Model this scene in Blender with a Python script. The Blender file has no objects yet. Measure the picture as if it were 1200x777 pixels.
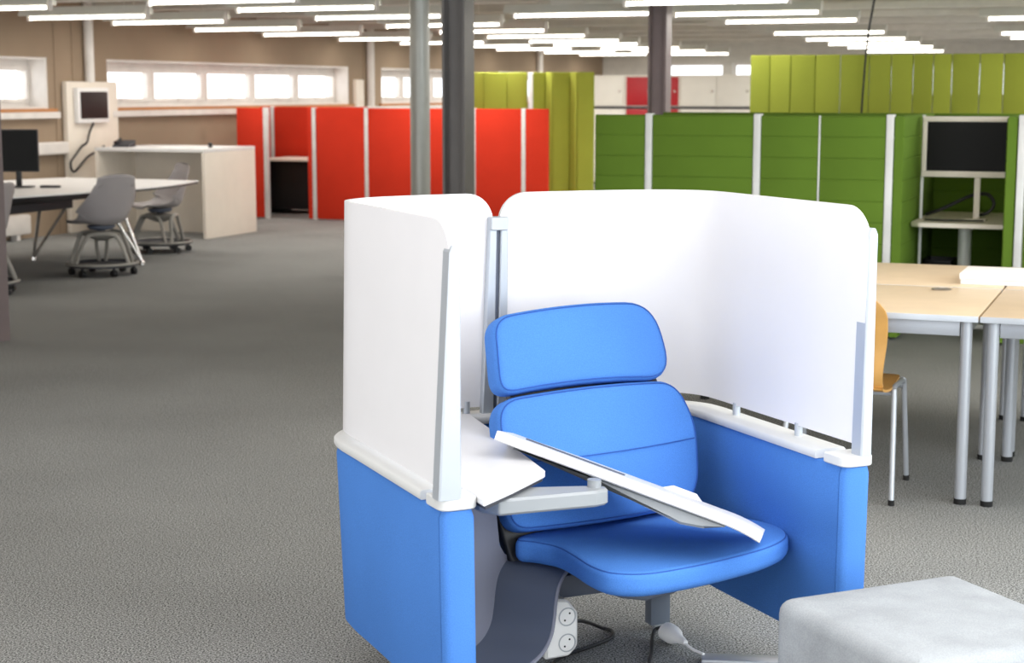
import bpy, bmesh, math, random
from mathutils import Vector, Matrix
random.seed(7)
R = math.radians
sc = bpy.context.scene
COL = sc.collection

# ------------------------------------------------------------------ materials
def lin(c):
    c /= 255.0
    return c / 12.92 if c <= 0.04045 else ((c + 0.055) / 1.055) ** 2.4

def mat(name, rgb, rough=0.6, metal=0.0, var=0.06, vscale=6.0, bump=0.0, bscale=200.0, spec=0.5, sheen=0.0, coat=0.0):
    m = bpy.data.materials.new(name); m.use_nodes = True
    nt = m.node_tree; n = nt.nodes; b = n['Principled BSDF']
    tc = n.new('ShaderNodeTexCoord')
    nz = n.new('ShaderNodeTexNoise'); nz.inputs['Scale'].default_value = vscale; nz.inputs['Detail'].default_value = 3
    nt.links.new(tc.outputs['Object'], nz.inputs['Vector'])
    rp = n.new('ShaderNodeValToRGB')
    c = [lin(x) for x in rgb]
    rp.color_ramp.elements[0].color = [x * (1 - var) for x in c] + [1]
    rp.color_ramp.elements[1].color = [min(1, x * (1 + var)) for x in c] + [1]
    rp.color_ramp.elements[0].position = 0.3; rp.color_ramp.elements[1].position = 0.7
    nt.links.new(nz.outputs['Fac'], rp.inputs['Fac'])
    nt.links.new(rp.outputs['Color'], b.inputs['Base Color'])
    b.inputs['Roughness'].default_value = rough; b.inputs['Metallic'].default_value = metal
    b.inputs['Specular IOR Level'].default_value = spec
    if sheen: b.inputs['Sheen Weight'].default_value = sheen; b.inputs['Sheen Roughness'].default_value = 0.5
    if coat: b.inputs['Coat Weight'].default_value = coat
    if bump:
        n2 = n.new('ShaderNodeTexNoise'); n2.inputs['Scale'].default_value = bscale; n2.inputs['Detail'].default_value = 2
        nt.links.new(tc.outputs['Object'], n2.inputs['Vector'])
        bp = n.new('ShaderNodeBump'); bp.inputs['Strength'].default_value = bump; bp.inputs['Distance'].default_value = 0.003
        nt.links.new(n2.outputs['Fac'], bp.inputs['Height']); nt.links.new(bp.outputs['Normal'], b.inputs['Normal'])
    return m

def fabric(name, rgb, scale=420.0, amt=0.12, bump=0.25, var=0.04, vscale=3.0):
    m = mat(name, rgb, rough=0.92, var=var, vscale=vscale, spec=0.2)
    nt = m.node_tree; n = nt.nodes; b = n['Principled BSDF']
    tc = n.new('ShaderNodeTexCoord')
    w = n.new('ShaderNodeTexNoise'); w.inputs['Scale'].default_value = scale; w.inputs['Detail'].default_value = 1
    nt.links.new(tc.outputs['Object'], w.inputs['Vector'])
    mx = n.new('ShaderNodeMix'); mx.data_type = 'RGBA'; mx.blend_type = 'MULTIPLY'; mx.inputs[0].default_value = 1.0
    rp = n.new('ShaderNodeValToRGB')
    rp.color_ramp.elements[0].color = [1 - amt] * 3 + [1]; rp.color_ramp.elements[1].color = [1, 1, 1, 1]
    rp.color_ramp.elements[0].position = 0.35; rp.color_ramp.elements[1].position = 0.65
    nt.links.new(w.outputs['Fac'], rp.inputs['Fac'])
    src = b.inputs['Base Color'].links[0].from_socket
    nt.links.new(src, mx.inputs[6]); nt.links.new(rp.outputs['Color'], mx.inputs[7])
    nt.links.new(mx.outputs[2], b.inputs['Base Color'])
    bp = n.new('ShaderNodeBump'); bp.inputs['Strength'].default_value = bump; bp.inputs['Distance'].default_value = 0.002
    nt.links.new(w.outputs['Fac'], bp.inputs['Height']); nt.links.new(bp.outputs['Normal'], b.inputs['Normal'])
    return m

def emis(name, rgb, s):
    m = mat(name, rgb, rough=0.4)
    b = m.node_tree.nodes['Principled BSDF']
    b.inputs['Emission Color'].default_value = [lin(x) for x in rgb] + [1]; b.inputs['Emission Strength'].default_value = s
    return m

def carpet_mat():
    m = bpy.data.materials.new('carpet'); m.use_nodes = True
    nt = m.node_tree; n = nt.nodes; b = n['Principled BSDF']
    tc = n.new('ShaderNodeTexCoord')
    a = n.new('ShaderNodeTexNoise'); a.inputs['Scale'].default_value = 170; a.inputs['Detail'].default_value = 4; a.inputs['Roughness'].default_value = 0.7
    nt.links.new(tc.outputs['Object'], a.inputs['Vector'])
    r = n.new('ShaderNodeValToRGB')
    r.color_ramp.elements[0].color = [lin(x) for x in (CARPET[0])] + [1]; r.color_ramp.elements[0].position = 0.41
    r.color_ramp.elements[1].color = [lin(x) for x in (CARPET[1])] + [1]; r.color_ramp.elements[1].position = 0.59
    nt.links.new(a.outputs['Fac'], r.inputs['Fac'])
    g = n.new('ShaderNodeTexNoise'); g.inputs['Scale'].default_value = 0.9; g.inputs['Detail'].default_value = 5
    nt.links.new(tc.outputs['Object'], g.inputs['Vector'])
    r2 = n.new('ShaderNodeValToRGB')
    r2.color_ramp.elements[0].color = (.86, .86, .86, 1); r2.color_ramp.elements[1].color = (1, 1, 1, 1)
    r2.color_ramp.elements[0].position = .35; r2.color_ramp.elements[1].position = .65
    nt.links.new(g.outputs['Fac'], r2.inputs['Fac'])
    mx = n.new('ShaderNodeMix'); mx.data_type = 'RGBA'; mx.blend_type = 'MULTIPLY'; mx.inputs[0].default_value = 1
    nt.links.new(r.outputs['Color'], mx.inputs[6]); nt.links.new(r2.outputs['Color'], mx.inputs[7])
    nt.links.new(mx.outputs[2], b.inputs['Base Color'])
    b.inputs['Roughness'].default_value = 0.95; b.inputs['Specular IOR Level'].default_value = 0.15
    bp = n.new('ShaderNodeBump'); bp.inputs['Strength'].default_value = 0.18; bp.inputs['Distance'].default_value = 0.003
    nt.links.new(a.outputs['Fac'], bp.inputs['Height']); nt.links.new(bp.outputs['Normal'], b.inputs['Normal'])
    return m
CARPET = ((66, 67, 66), (190, 191, 189))

M = dict(
    blue=fabric('blue_fabric', (76, 130, 208)),
    blue_seam=mat('blue_seam', (40, 84, 160), .9),
    white=mat('white_screen', (234, 233, 236), .35, var=.01),
    rail=mat('rail_plastic', (212, 213, 213), .45, var=.02),
    alu=mat('brushed_aluminium', (184, 190, 198), .42, .35, var=.03),
    silver=mat('silver_paint', (178, 182, 188), .38, .35, var=.02),
    worktop=mat('white_laminate', (222, 221, 222), .35, var=.01),
    edge_dark=mat('dark_edge', (52, 52, 58), .5),
    slate=mat('slate_plastic', (84, 91, 106), .5, var=.03),
    slate_lt=mat('light_slate_plastic', (118, 120, 134), .5, var=.03),
    slate_mid=mat('mid_slate_plastic', (104, 112, 124), .5, var=.03),
    arm=mat('arm_silver', (152, 156, 160), .4, .2, var=.02),
    black=mat('black_plastic', (22, 22, 24), .45),
    screen=mat('screen_glass', (20, 20, 20), .5, spec=.15),
    screen_brown=mat('screen_brown', (46, 33, 32), .5, spec=.2),
    plug=mat('white_plug', (244, 244, 244), .35, var=.01),
    grey_felt=fabric('grey_felt', (160, 164, 168), 300, .14, .2, .10, 9),
    red=fabric('red_fabric', (214, 56, 34), 150, .06, .1),
    green=fabric('green_fabric', (102, 132, 46), 200, .06, .1),
    lime=fabric('lime_fabric', (162, 170, 66), 150, .05, .1),
    post=mat('white_post', (226, 226, 224), .4, .1),
    table_wood=mat('pale_maple_laminate', (214, 192, 162), .4, var=.04, vscale=9),
    table_edge=mat('grey_edge_band', (200, 205, 212), .45),
    chair_wood=mat('beech_ply', (200, 150, 80), .4, var=.08, vscale=12),
    concrete=mat('concrete_wall', (158, 138, 116), .9, var=.10, vscale=.8, bump=.1, bscale=20),
    ceiling=mat('concrete_ceiling', (212, 198, 180), .9, var=.08, vscale=1),
    beam=mat('beam_paint', (218, 214, 206), .6),
    column=mat('column_paint', (120, 116, 114), .45, .2, var=.05),
    column_lt=mat('galvanised_column', (172, 172, 166), .4, .4, var=.05),
    column_mv=mat('mauve_column', (126, 112, 112), .5, .1),
    wframe=mat('window_frame', (232, 226, 220), .5),
    shell=mat('grey_shell_plastic', (156, 150, 150), .5, var=.03),
    chair_base=mat('grey_base_plastic', (150, 146, 138), .5),
    chrome=mat('chrome', (205, 200, 195), .2, .85),
    counter=mat('cream_laminate', (236, 226, 212), .5, var=.02),
    countertop=mat('white_counter', (240, 238, 236), .4, var=.01),
    cabinet=mat('cream_cabinet', (244, 240, 230), .5, var=.02),
    cab_red=mat('red_cabinet', (186, 30, 40), .5, var=.03),
    reflector=mat('reflector_metal', (216, 216, 208), .5, .0, var=.03),
    tube=emis('fluorescent_tube', (255, 248, 236), 7.0),
    cable=mat('black_cable', (28, 28, 30), .5),
    rubber=mat('black_rubber', (20, 20, 20), .8),
    paper=mat('white_paper', (246, 246, 246), .6, var=.01),
    wood_sill=mat('orange_sill', (190, 130, 80), .6),
)
M['carpet'] = carpet_mat()

def glass_mat():
    m = bpy.data.materials.new('window_glass'); m.use_nodes = True
    nt = m.node_tree; n = nt.nodes; out = n['Material Output']; n.remove(n['Principled BSDF'])
    t = n.new('ShaderNodeBsdfTransparent'); g = n.new('ShaderNodeBsdfGlossy'); g.inputs['Roughness'].default_value = .02
    mx = n.new('ShaderNodeMixShader'); mx.inputs[0].default_value = .06
    nt.links.new(t.outputs[0], mx.inputs[1]); nt.links.new(g.outputs[0], mx.inputs[2]); nt.links.new(mx.outputs[0], out.inputs[0])
    return m
M['glass'] = glass_mat()

# ------------------------------------------------------------------ mesh builder
def sm(t): return t * t * (3 - 2 * t)

def fillet(poly, r, seg=5):
    """round the corners of a 2D polygon; r a number or list"""
    out = []; n = len(poly)
    for i in range(n):
        p = Vector(poly[i]); a = Vector(poly[i - 1]); b = Vector(poly[(i + 1) % n])
        rr = r[i] if isinstance(r, (list, tuple)) else r
        if rr <= 0: out.append(tuple(p)); continue
        d1 = (a - p); d2 = (b - p); l1, l2 = d1.length, d2.length
        d1.normalize(); d2.normalize()
        ang = d1.angle(d2)
        t = min(rr / max(math.tan(ang / 2), 1e-4), l1 * .48, l2 * .48)
        s, e = p + d1 * t, p + d2 * t
        for k in range(seg + 1):
            u = k / seg
            out.append(tuple(s * (1 - u) ** 2 + p * 2 * u * (1 - u) + e * u * u))
    return out

def spline(pts, n=8, closed=False):
    P = [Vector(p) for p in pts]; out = []; m = len(P)
    for i in range(m if closed else m - 1):
        if closed: a, b, c, d = P[i - 1], P[i], P[(i + 1) % m], P[(i + 2) % m]
        else: a, b, c, d = P[max(i - 1, 0)], P[i], P[i + 1], P[min(i + 2, m - 1)]
        for k in range(n):
            t = k / n
            out.append(.5 * (2 * b + (c - a) * t + (2 * a - 5 * b + 4 * c - d) * t * t + (3 * b - a - 3 * c + d) * t ** 3))
    if not closed: out.append(P[-1])
    return out

class MB:
    def __init__(s, T=None): s.v = []; s.f = []; s.T = T
    def add(s, vs, fs):
        o = len(s.v)
        for p in vs:
            p = Vector(p)
            s.v.append(s.T(p) if s.T else p)
        s.f += [[o + i for i in f] for f in fs]
        return s
    def box(s, x0, x1, y0, y1, z0, z1, b=0.0, seg=2):
        bm = bmesh.new(); bmesh.ops.create_cube(bm, size=1)
        for v in bm.verts:
            v.co = Vector(((x0 + x1) / 2 + v.co.x * (x1 - x0), (y0 + y1) / 2 + v.co.y * (y1 - y0), (z0 + z1) / 2 + v.co.z * (z1 - z0)))
        if b > 0: bmesh.ops.bevel(bm, geom=bm.edges[:], offset=b, segments=seg, affect='EDGES', profile=.5)
        bm.verts.index_update()
        s.add([v.co.copy() for v in bm.verts], [[v.index for v in f.verts] for f in bm.faces]); bm.free()
        return s
    def rings(s, rs, cap0=True, cap1=True, closed=True, loop=False):
        n = len(rs[0]); vs = [p for r in rs for p in r]; fs = []
        m = len(rs)
        for i in range(m if loop else m - 1):
            for k in range(n if closed else n - 1):
                a, b = i * n + k, i * n + (k + 1) % n
                j = (i + 1) % m
                fs.append([a, b, j * n + (k + 1) % n, j * n + k])
        if cap0 and not loop: fs.append(list(range(n))[::-1])
        if cap1 and not loop: fs.append([(m - 1) * n + k for k in range(n)])
        return s.add(vs, fs)
    def tube(s, pts, r, n=10, closed=False, flat=None):
        P = [Vector(p) for p in pts]; m = len(P); rs = []
        up = None
        for i in range(m):
            if closed: t = P[(i + 1) % m] - P[i - 1]
            else: t = P[min(i + 1, m - 1)] - P[max(i - 1, 0)]
            t.normalize()
            if up is None:
                up = Vector((0, 0, 1)) if abs(t.z) < .9 else Vector((1, 0, 0))
            sd = t.cross(up).normalized(); up = sd.cross(t).normalized()
            rr = r[i] if isinstance(r, (list, tuple)) else r
            fx, fy = flat if flat else (1, 1)
            rs.append([P[i] + sd * math.cos(2 * math.pi * k / n) * rr * fx + up * math.sin(2 * math.pi * k / n) * rr * fy for k in range(n)])
        return s.rings(rs, not closed, not closed, True, closed)
    def cyl(s, x, y, z0, z1, r, n=20, r1=None):
        r1 = r if r1 is None else r1
        return s.rings([[(x + math.cos(2 * math.pi * k / n) * q, y + math.sin(2 * math.pi * k / n) * q, z) for k in range(n)] for z, q in ((z0, r), (z1, r1))])
    def lathe(s, prof, x=0, y=0, n=24):
        return s.rings([[(x + math.cos(2 * math.pi * k / n) * r, y + math.sin(2 * math.pi * k / n) * r, z) for k in range(n)] for r, z in prof])
    def prism(s, poly, z0, z1, fn=None, b=0.0):
        """extrude a 2D polygon; fn maps (a,b,h) to xyz"""
        fn = fn or (lambda a, c, h: (a, c, h))
        if b > 0:
            ins = inset(poly, b)
            return s.rings([[fn(p[0], p[1], z0) for p in ins], [fn(p[0], p[1], z0 + b) for p in poly],
                            [fn(p[0], p[1], z1 - b) for p in poly], [fn(p[0], p[1], z1) for p in ins]])
        return s.rings([[fn(p[0], p[1], h) for p in poly] for h in (z0, z1)])
    def build(s, name, m, parent=None, smooth=True, ang=35):
        me = bpy.data.meshes.new(name)
        me.from_pydata([tuple(p) for p in s.v], [], s.f); me.update()
        bm = bmesh.new(); bm.from_mesh(me); bmesh.ops.recalc_face_normals(bm, faces=bm.faces[:]); bm.to_mesh(me); bm.free()
        if smooth:
            me.shade_smooth(); me.set_sharp_from_angle(angle=R(ang))
        me.materials.append(M[m] if isinstance(m, str) else m)
        o = bpy.data.objects.new(name, me); COL.objects.link(o)
        if parent is not None: o.parent = parent
        return o

def inset(poly, d):
    n = len(poly); A = sum(poly[i][0] * poly[(i + 1) % n][1] - poly[(i + 1) % n][0] * poly[i][1] for i in range(n))
    sg = 1 if A > 0 else -1; out = []
    for i in range(n):
        a, p, b = Vector(poly[i - 1][:2]), Vector(poly[i][:2]), Vector(poly[(i + 1) % n][:2])
        t = (b - a)
        if t.length < 1e-9: out.append(tuple(p)); continue
        t.normalize(); nn = Vector((-t.y, t.x)) * sg
        out.append(tuple(p + nn * d))
    return out

def pillow(mb, outline, zb, zt, r, fn, dome=.012, rb=None, inner=(.8, .55, .3, .08)):
    rb = rb or r; rs = []
    for k in range(5):
        a = k / 4 * math.pi / 2
        rs.append((inset(outline, rb * (1 - math.sin(a))), zb + rb * (1 - math.cos(a))))
    for k in range(6):
        a = k / 5 * math.pi / 2
        rs.append((inset(outline, r * (1 - math.cos(a))), zt - r + r * math.sin(a)))
    last = rs[-1][0]; cx = sum(p[0] for p in last) / len(last); cy = sum(p[1] for p in last) / len(last)
    for q in inner:
        rs.append(([(cx + (p[0] - cx) * q, cy + (p[1] - cy) * q) for p in last], zt + dome * (1 - q * q)))
    mb.rings([[fn(p[0], p[1], z) for p in ring] for ring, z in rs])

def tag(o, label=None, cat=None, group=None, kind=None):
    if label: o['label'] = label
    if cat: o['category'] = cat
    if group: o['group'] = group
    if kind: o['kind'] = kind
    return o

def thing(name, label, cat, loc=(0, 0, 0), rz=0.0, group=None):
    o = bpy.data.objects.new(name, None); COL.objects.link(o); o.empty_display_size = .1
    o.location = loc; o.rotation_euler = (0, 0, rz)
    return tag(o, label, cat, group)

def kids(o): return [c for c in bpy.data.objects if c.parent == o]
def copy_tree(o, parent=None):
    c = o.copy(); COL.objects.link(c)
    if parent is not None: c.parent = parent
    for ch in kids(o): copy_tree(ch, c)
    return c

# room frame: u across, v along the windowed wall
AR = R(21.5); CA, SA = math.cos(AR), math.sin(AR)
def W(u, v, z=0): return Vector((CA * u + SA * v, -SA * u + CA * v, z))
def rthing(name, label, cat, u, v, rz=0.0, group=None, z=0): return thing(name, label, cat, W(u, v, z), -AR + rz, group)
def RT(p): return W(p.x, p.y, p.z)
def struct(name, mb, m, parent=None, smooth=False):
    o = mb.build(name, m, parent, smooth)
    if parent is None: o['kind'] = 'structure'
    return o

# ------------------------------------------------------------------ room shell
UW, VB, VF, UR, ZC = -11.65, 35.0, -4.0, 5.5, 2.95
struct('floor', MB(RT).box(UW - .5, UR + .5, VF, VB + .5, -.1, 0), 'carpet')
struct('ceiling', MB(RT).box(UW - .5, UR + .5, VF, VB + .5, ZC, ZC + .2), 'ceiling')
wl = MB(RT)
wins = [(12.6, 15.5), (16.62, 22.82), (23.95, 27.6), (28.9, 32.5)]
SZ, TZ = 1.41, 1.97
x0, x1 = UW - .4, UW
wl.box(x0, x1, VF, VB, -.0, SZ); wl.box(x0, x1, VF, VB, TZ, ZC)
e = VF
for a, b in wins + [(VB, VB)]:
    wl.box(x0, x1, e, a, SZ, TZ); e = b
struct('wall_left', wl, 'concrete')
wb = MB(RT)
bw = [(-10.25, -8.95), (-8.75, -6.9), (-6.7, -4.9), (-4.7, -2.9), (-2.7, -.9)]
wb.box(UW, UR, VB, VB + .3, 0, 1.5); wb.box(UW, UR, VB, VB + .3, 2.2, ZC)
e = UW
for a, b in bw + [(UR, UR)]:
    wb.box(e, a, VB, VB + .3, 1.5, 2.2); e = b
struct('wall_back', wb, 'beam')
wr = MB(RT)
wr.box(UR, UR + .3, VF, VB, 0, .8); wr.box(UR, UR + .3, VF, VB, 2.75, ZC)
for k in range(14): wr.box(UR, UR + .3, VF + k * 3 - .1, VF + k * 3 + .1, .8, 2.75)
struct('wall_right', wr, 'concrete')

def window(i, a, b, n):
    mb = MB(RT); fx0, fx1 = UW - .31, UW - .24
    mb.box(fx0, fx1, a, b, TZ - .1, TZ, .004); mb.box(fx0, fx1, a, b, SZ, SZ + .06, .004)
    w = (b - a) / n
    for k in range(n + 1):
        c = a + k * w
        mb.box(fx0 - .01, fx1 + .01, max(a, c - .035), min(b, c + .035), SZ + .06, TZ - .1, .004)
    # lining of the reveal
    mb.box(UW - .4, UW - .005, a, a + .02, SZ, TZ); mb.box(UW - .4, UW - .005, b - .02, b, SZ, TZ)
    mb.box(UW - .4, UW - .005, a + .02, b - .02, TZ - .02, TZ); mb.box(UW - .4, UW - .005, a + .02, b - .02, SZ, SZ + .02)
    o = struct('window_%d' % i, mb, 'wframe')
    for k in range(n):
        c, d = a + k * w + .035, a + (k + 1) * w - .035
        s = MB(RT)
        for (p, q, r_, t) in ((c, d, SZ + .06, SZ + .105), (c, d, TZ - .145, TZ - .1), (c, c + .045, SZ + .105, TZ - .145), (d - .045, d, SZ + .105, TZ - .145)):
            s.box(fx0 + .005, fx1 + .02, p, q, r_, t, .004)
        s.build('sash', 'wframe', o)
        MB(RT).box(fx0 + .02, fx0 + .028, c + .045, d - .045, SZ + .105, TZ - .145).build('pane', 'glass', o)
        MB(RT).box(fx1 + .02, fx1 + .05, (c + d) / 2 - .06, (c + d) / 2 + .06, SZ + .08, SZ + .11, .004).build('handle', 'wframe', o)
for i, ((a, b), n) in enumerate(zip(wins, (3, 5, 3, 3))): window(i + 1, a, b, n)
for i, (a, b) in enumerate(bw):
    mb = MB(RT)
    for (p, q, r_, t) in ((a, b, 1.5, 1.55), (a, b, 2.15, 2.2), (a, a + .05, 1.55, 2.15), (b - .05, b, 1.55, 2.15)): mb.box(p, q, VB + .1, VB + .16, r_, t)
    o = struct('window_%d' % (i + 5), mb, 'wframe')
    MB(RT).box(a + .05, b - .05, VB + .125, VB + .133, 1.55, 2.15).build('pane', 'glass', o)
for i in range(13):
    a, b = VF + i * 3 + .1, VF + i * 3 + 2.9
    mb = MB(RT)
    for (p, q, r_, t) in ((a, b, .8, .86), (a, b, 2.69, 2.75), (a, a + .06, .86, 2.69), (b - .06, b, .86, 2.69)): mb.box(UR + .1, UR + .16, p, q, r_, t)
    o = struct('window_%d' % (i + 11), mb, 'wframe')
    MB(RT).box(UR + .125, UR + .133, a + .06, b - .06, .86, 2.69).build('pane', 'glass', o)

# sills, trunking and pipes of the windowed wall
sl = MB(RT)
for a, b in wins: sl.box(UW, UW + .05, a - .1, b + .1, SZ - .035, SZ)
struct('trim_1', sl, 'wood_sill')
struct('trim_2', MB(RT).box(UW, UW + .09, 12.0, 15.6, 1.30, 1.372, .01).box(UW, UW + .09, 16.6, 30, 1.30, 1.372, .01), 'wframe')
struct('trim_3', MB(RT).box(UW, UW + .1, 12.0, 15.72, .9, 1.04, .02), 'wframe')
struct('trim_4', MB(RT).cyl(UW + .06, 16.2, 1.7, ZC, .055), 'wframe', smooth=True)
struct('trim_5', MB(RT).cyl(UW + .06, 23.45, 0, ZC, .06).cyl(UW + .06, 30.9, 0, ZC, .06), 'wframe', smooth=True)
struct('trim_6', MB(RT).box(UW, UW + .07, 22.95, 23.2, 1.0, 1.78, .01), 'counter')
struct('trim_7', MB(RT).box(UW - .001, UW + .012, 15.62, 15.64, 0, ZC).box(UW - .001, UW + .012, 15.95, 15.97, 1.6, ZC).box(UW - .001, UW + .012, 23.3, 23.34, 0, ZC), 'concrete')
rad = rthing('radiator', 'low white radiator on the windowed wall below the long conference table', 'radiator', UW + .06, 14.1)
MB().box(-.05, .07, -1.4, .85, .06, .27, .02).build('casing', 'wframe', rad)
mb = MB()
for k in range(40): mb.box(-.03, .05, -1.38 + k * .056, -1.36 + k * .056, .27, .276)
mb.build('grille', 'beam', rad)
for y in (-1.2, .65): MB().box(-.03, .05, y - .03, y + .03, 0, .07).build('foot', 'wframe', rad)

# columns
def hcol(u, v, s, m, rz=0):
    mb = MB(); t = .02
    mb.box(-s / 2, s / 2, -s / 2, -s / 2 + t, 0, ZC); mb.box(-s / 2, s / 2, s / 2 - t, s / 2, 0, ZC); mb.box(-t / 2, t / 2, -s / 2 + t, s / 2 - t, 0, ZC)
    o = struct('column', mb, m); o.location = W(u, v); o.rotation_euler = (0, 0, -AR + rz); return o
hcol(-5.15, 11.94, .19, 'column', R(90)); hcol(-4.56, 15.4, .18, 'column_mv', R(90)); hcol(-7.03, 8.64, .19, 'column_mv', R(90))
o = struct('column', MB().cyl(0, 0, 0, ZC, .088, 28), 'column_lt', smooth=True); o.location = W(-6.26, 13.65)

# ceiling beams and cable trays
for v in (11.2, 12.75, 14.35, 16.15, 18.1, 20.0, 22.1, 24.45, 26.3, 28.8, 31.1, 33.2):
    struct('ceiling_beam', MB(RT).box(UW, UR, v + .1, v + .19, 2.52, 2.62, .006).box(UW, UR, v + .06, v + .23, 2.505, 2.52, .003), 'beam')
for v in (13.5, 15.2, 17.2, 19.0, 21.0, 23.2, 25.4, 27.5):
    struct('ceiling_beam', MB(RT).box(-5.6, UR, v, v + .07, 2.42, 2.50, .008), 'beam')
for u in (-8.9, -5.9, -2.6):
    mb = MB(RT).box(u, u + .3, 9, VB, 2.66, 2.675).box(u, u + .012, 9, VB, 2.675, 2.74).box(u + .288, u + .3, 9, VB, 2.675, 2.74)
    struct('cable_tray', mb, 'reflector')
struct('ceiling_pipe', MB(RT).tube([(-9.9, 9, 2.78), (-9.9, VB, 2.78)], .06, 12), 'column_mv', smooth=True)
struct('ceiling_pipe', MB(RT).tube([(UW, 21.2, 2.7), (UR, 21.2, 2.7)], .04, 12), 'column_mv', smooth=True)

# ------------------------------------------------------------------ ceiling tube lights
LL = 1.5
def make_light():
    t = thing('tube_light', 'x', 'ceiling light')
    prof = [(-.075, .04), (-.085, .045), (-.05, .13), (.05, .13), (.085, .045), (.075, .04), (.04, .12), (-.04, .12)]
    MB().prism(prof, -LL - .06, -.0, lambda a, c, h: (h, a, c)).build('reflector', 'reflector', t, ang=20)
    MB().tube([(-LL + .04, 0, .018), (-.04, 0, .018)], .0155, 12).build('tube', 'tube', t)
    for x in (-LL + .01, -.035): MB().box(x, x + .03, -.03, .03, -.01, .125, .004).build('end_bracket', 'wframe', t)
    for x in (-LL * .8, -LL * .2): MB().cyl(x, 0, .13, .61, .006, 8).build('hanger', 'beam', t)
    return t
cols = [
 ('along the windowed wall', [(-9.6, 12.87), (-9.77, 14.7), (-9.7, 16.1), (-9.95, 18.2), (-10.05, 20.08), (-10.05, 22.3), (-10.05, 24.4), (-10.05, 26.4), (-10.05, 28.5), (-10.05, 31.0), (-10.05, 33.1)]),
 ('above the counter and red booths', [(-6.86, 12.55), (-6.82, 13.97), (-6.97, 15.8), (-7.2, 17.98), (-7.39, 19.96), (-7.56, 22.0), (-7.79, 24.24), (-8.07, 26.1), (-8.12, 28.7), (-8.26, 31.0), (-8.39, 33.3)]),
 ('over the gap left of the mauve column', [(-4.82, 16.04)]),
 ('above the dark green cubicles', [(-3.05, 14.2), (-3.22, 16.38), (-3.19, 18.3), (-3.5, 22.1), (-3.64, 24.85), (-3.77, 27.28), (-3.85, 29.46), (-4.07, 32.65)]),
 ('over the lime divider at far right', [(-.4, 18.48), (-.7, 23.2), (-.75, 25.1)]),
]
ORD = ['nearest', 'second', 'third', 'fourth', 'fifth', 'sixth', 'seventh', 'eighth', 'ninth', 'tenth', 'farthest']
proto = None
for nm, lst in cols:
    for i, (u, v) in enumerate(lst):
        t = make_light() if proto is None else copy_tree(proto)
        if proto is None: proto = t
        t.location = W(u, v, 2.34); t.rotation_euler = (0, 0, -AR)
        od = 'only' if len(lst) == 1 else ('farthest' if i == len(lst) - 1 else ORD[i])
        tag(t, 'tube light, %s in the row %s' % (od, nm), 'ceiling light', 'fluorescent tube lights under the ceiling')

# ------------------------------------------------------------------ work lounge
O2 = (.383, 3.940); BA = R(24)
pod = thing('work_lounge', 'blue upholstered lounge seat enclosed by curved white privacy screens', 'lounge chair', (O2[0], O2[1], 0), BA)
HW = .594
def plan():
    pts = [(-HW, 0.0), (-HW, .2), (-HW, .4), (-HW, .6), (-HW, .74), (-.58, .82), (-.535, .885), (-.46, .938), (-.34, .97), (-.17, .985), (0, .99)]
    pts = pts + [(-x, y) for x, y in pts[-2::-1]]
    return spline([(x, y, 0) for x, y in pts], 6)
PLAN = plan()
def arcs(P):
    s = [0]
    for i in range(1, len(P)): s.append(s[-1] + (P[i] - P[i - 1]).length)
    return s
def norms(P):
    out = []
    for i in range(len(P)):
        t = P[min(i + 1, len(P) - 1)] - P[max(i - 1, 0)]; t.normalize(); out.append(Vector((t.y, -t.x, 0)))   # inward (towards the sitter)
    return out
NORM = norms(PLAN)
# make sure the normals point inward
if NORM[0].x < 0: NORM = [-n for n in NORM]
def off(d, i): return PLAN[i] + NORM[i] * d
def tap(p, z):
    k = (.05 * (.66 - z) / .52) if z < .66 else (.035 * (z - .66) / .65)
    return Vector((p.x * (1 - .25 * k), p.y * (1 - k), z))
# upholstered shell
TH = .085
sec = [(.012, .15), (0, .165), (0, .62), (.006, .64), (TH - .006, .64), (TH, .62), (TH, .165), (TH - .012, .15)]
mb = MB(); rs = []
endpull = [(-.018, .012), (-.006, .003)]
def shell_ring(i, dy=0.0, sh=0.0):
    r_ = []
    for d, z in sec:
        dd = d + (sh if d < TH / 2 else -sh)
        q = off(dd, i); q = Vector((q.x, q.y + dy, 0)); r_.append(tap(q, z))
    return r_
rs.append(shell_ring(0, -.0, .022)); rs.append(shell_ring(0, .003, .010)); rs.append(shell_ring(0, .010, .003)); rs.append(shell_ring(0, .024, 0))
for i in range(1, len(PLAN) - 1): rs.append(shell_ring(i))
L_ = len(PLAN) - 1
rs.append(shell_ring(L_, .024, 0)); rs.append(shell_ring(L_, .010, .003)); rs.append(shell_ring(L_, .003, .010)); rs.append(shell_ring(L_, 0, .022))
mb.rings(rs); mb.build('upholstered_shell', 'blue', pod, ang=50)
# rail
sec2 = [(-.003, .642), (-.006, .648), (-.005, .660), (.0, .665), (TH, .665), (TH + .005, .660), (TH + .006, .648), (TH + .003, .642)]
mb = MB(); mb.rings([[tap(off(d, i), z) for d, z in sec2] for i in range(4, len(PLAN) - 4)]); mb.build('top_rail', 'rail', pod, ang=50)
for s in (-1, 1):
    xa, xb = sorted((s * (HW + .006), s * (HW - TH - .006)))
    pl = fillet([(xa, -.006), (xb, -.006), (xb, .085), (xa, .085)], [.03, .03, 0, 0], 6)
    MB().prism(pl, .642, .669, b=.003).build('rail_cap', 'rail', pod)
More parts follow.
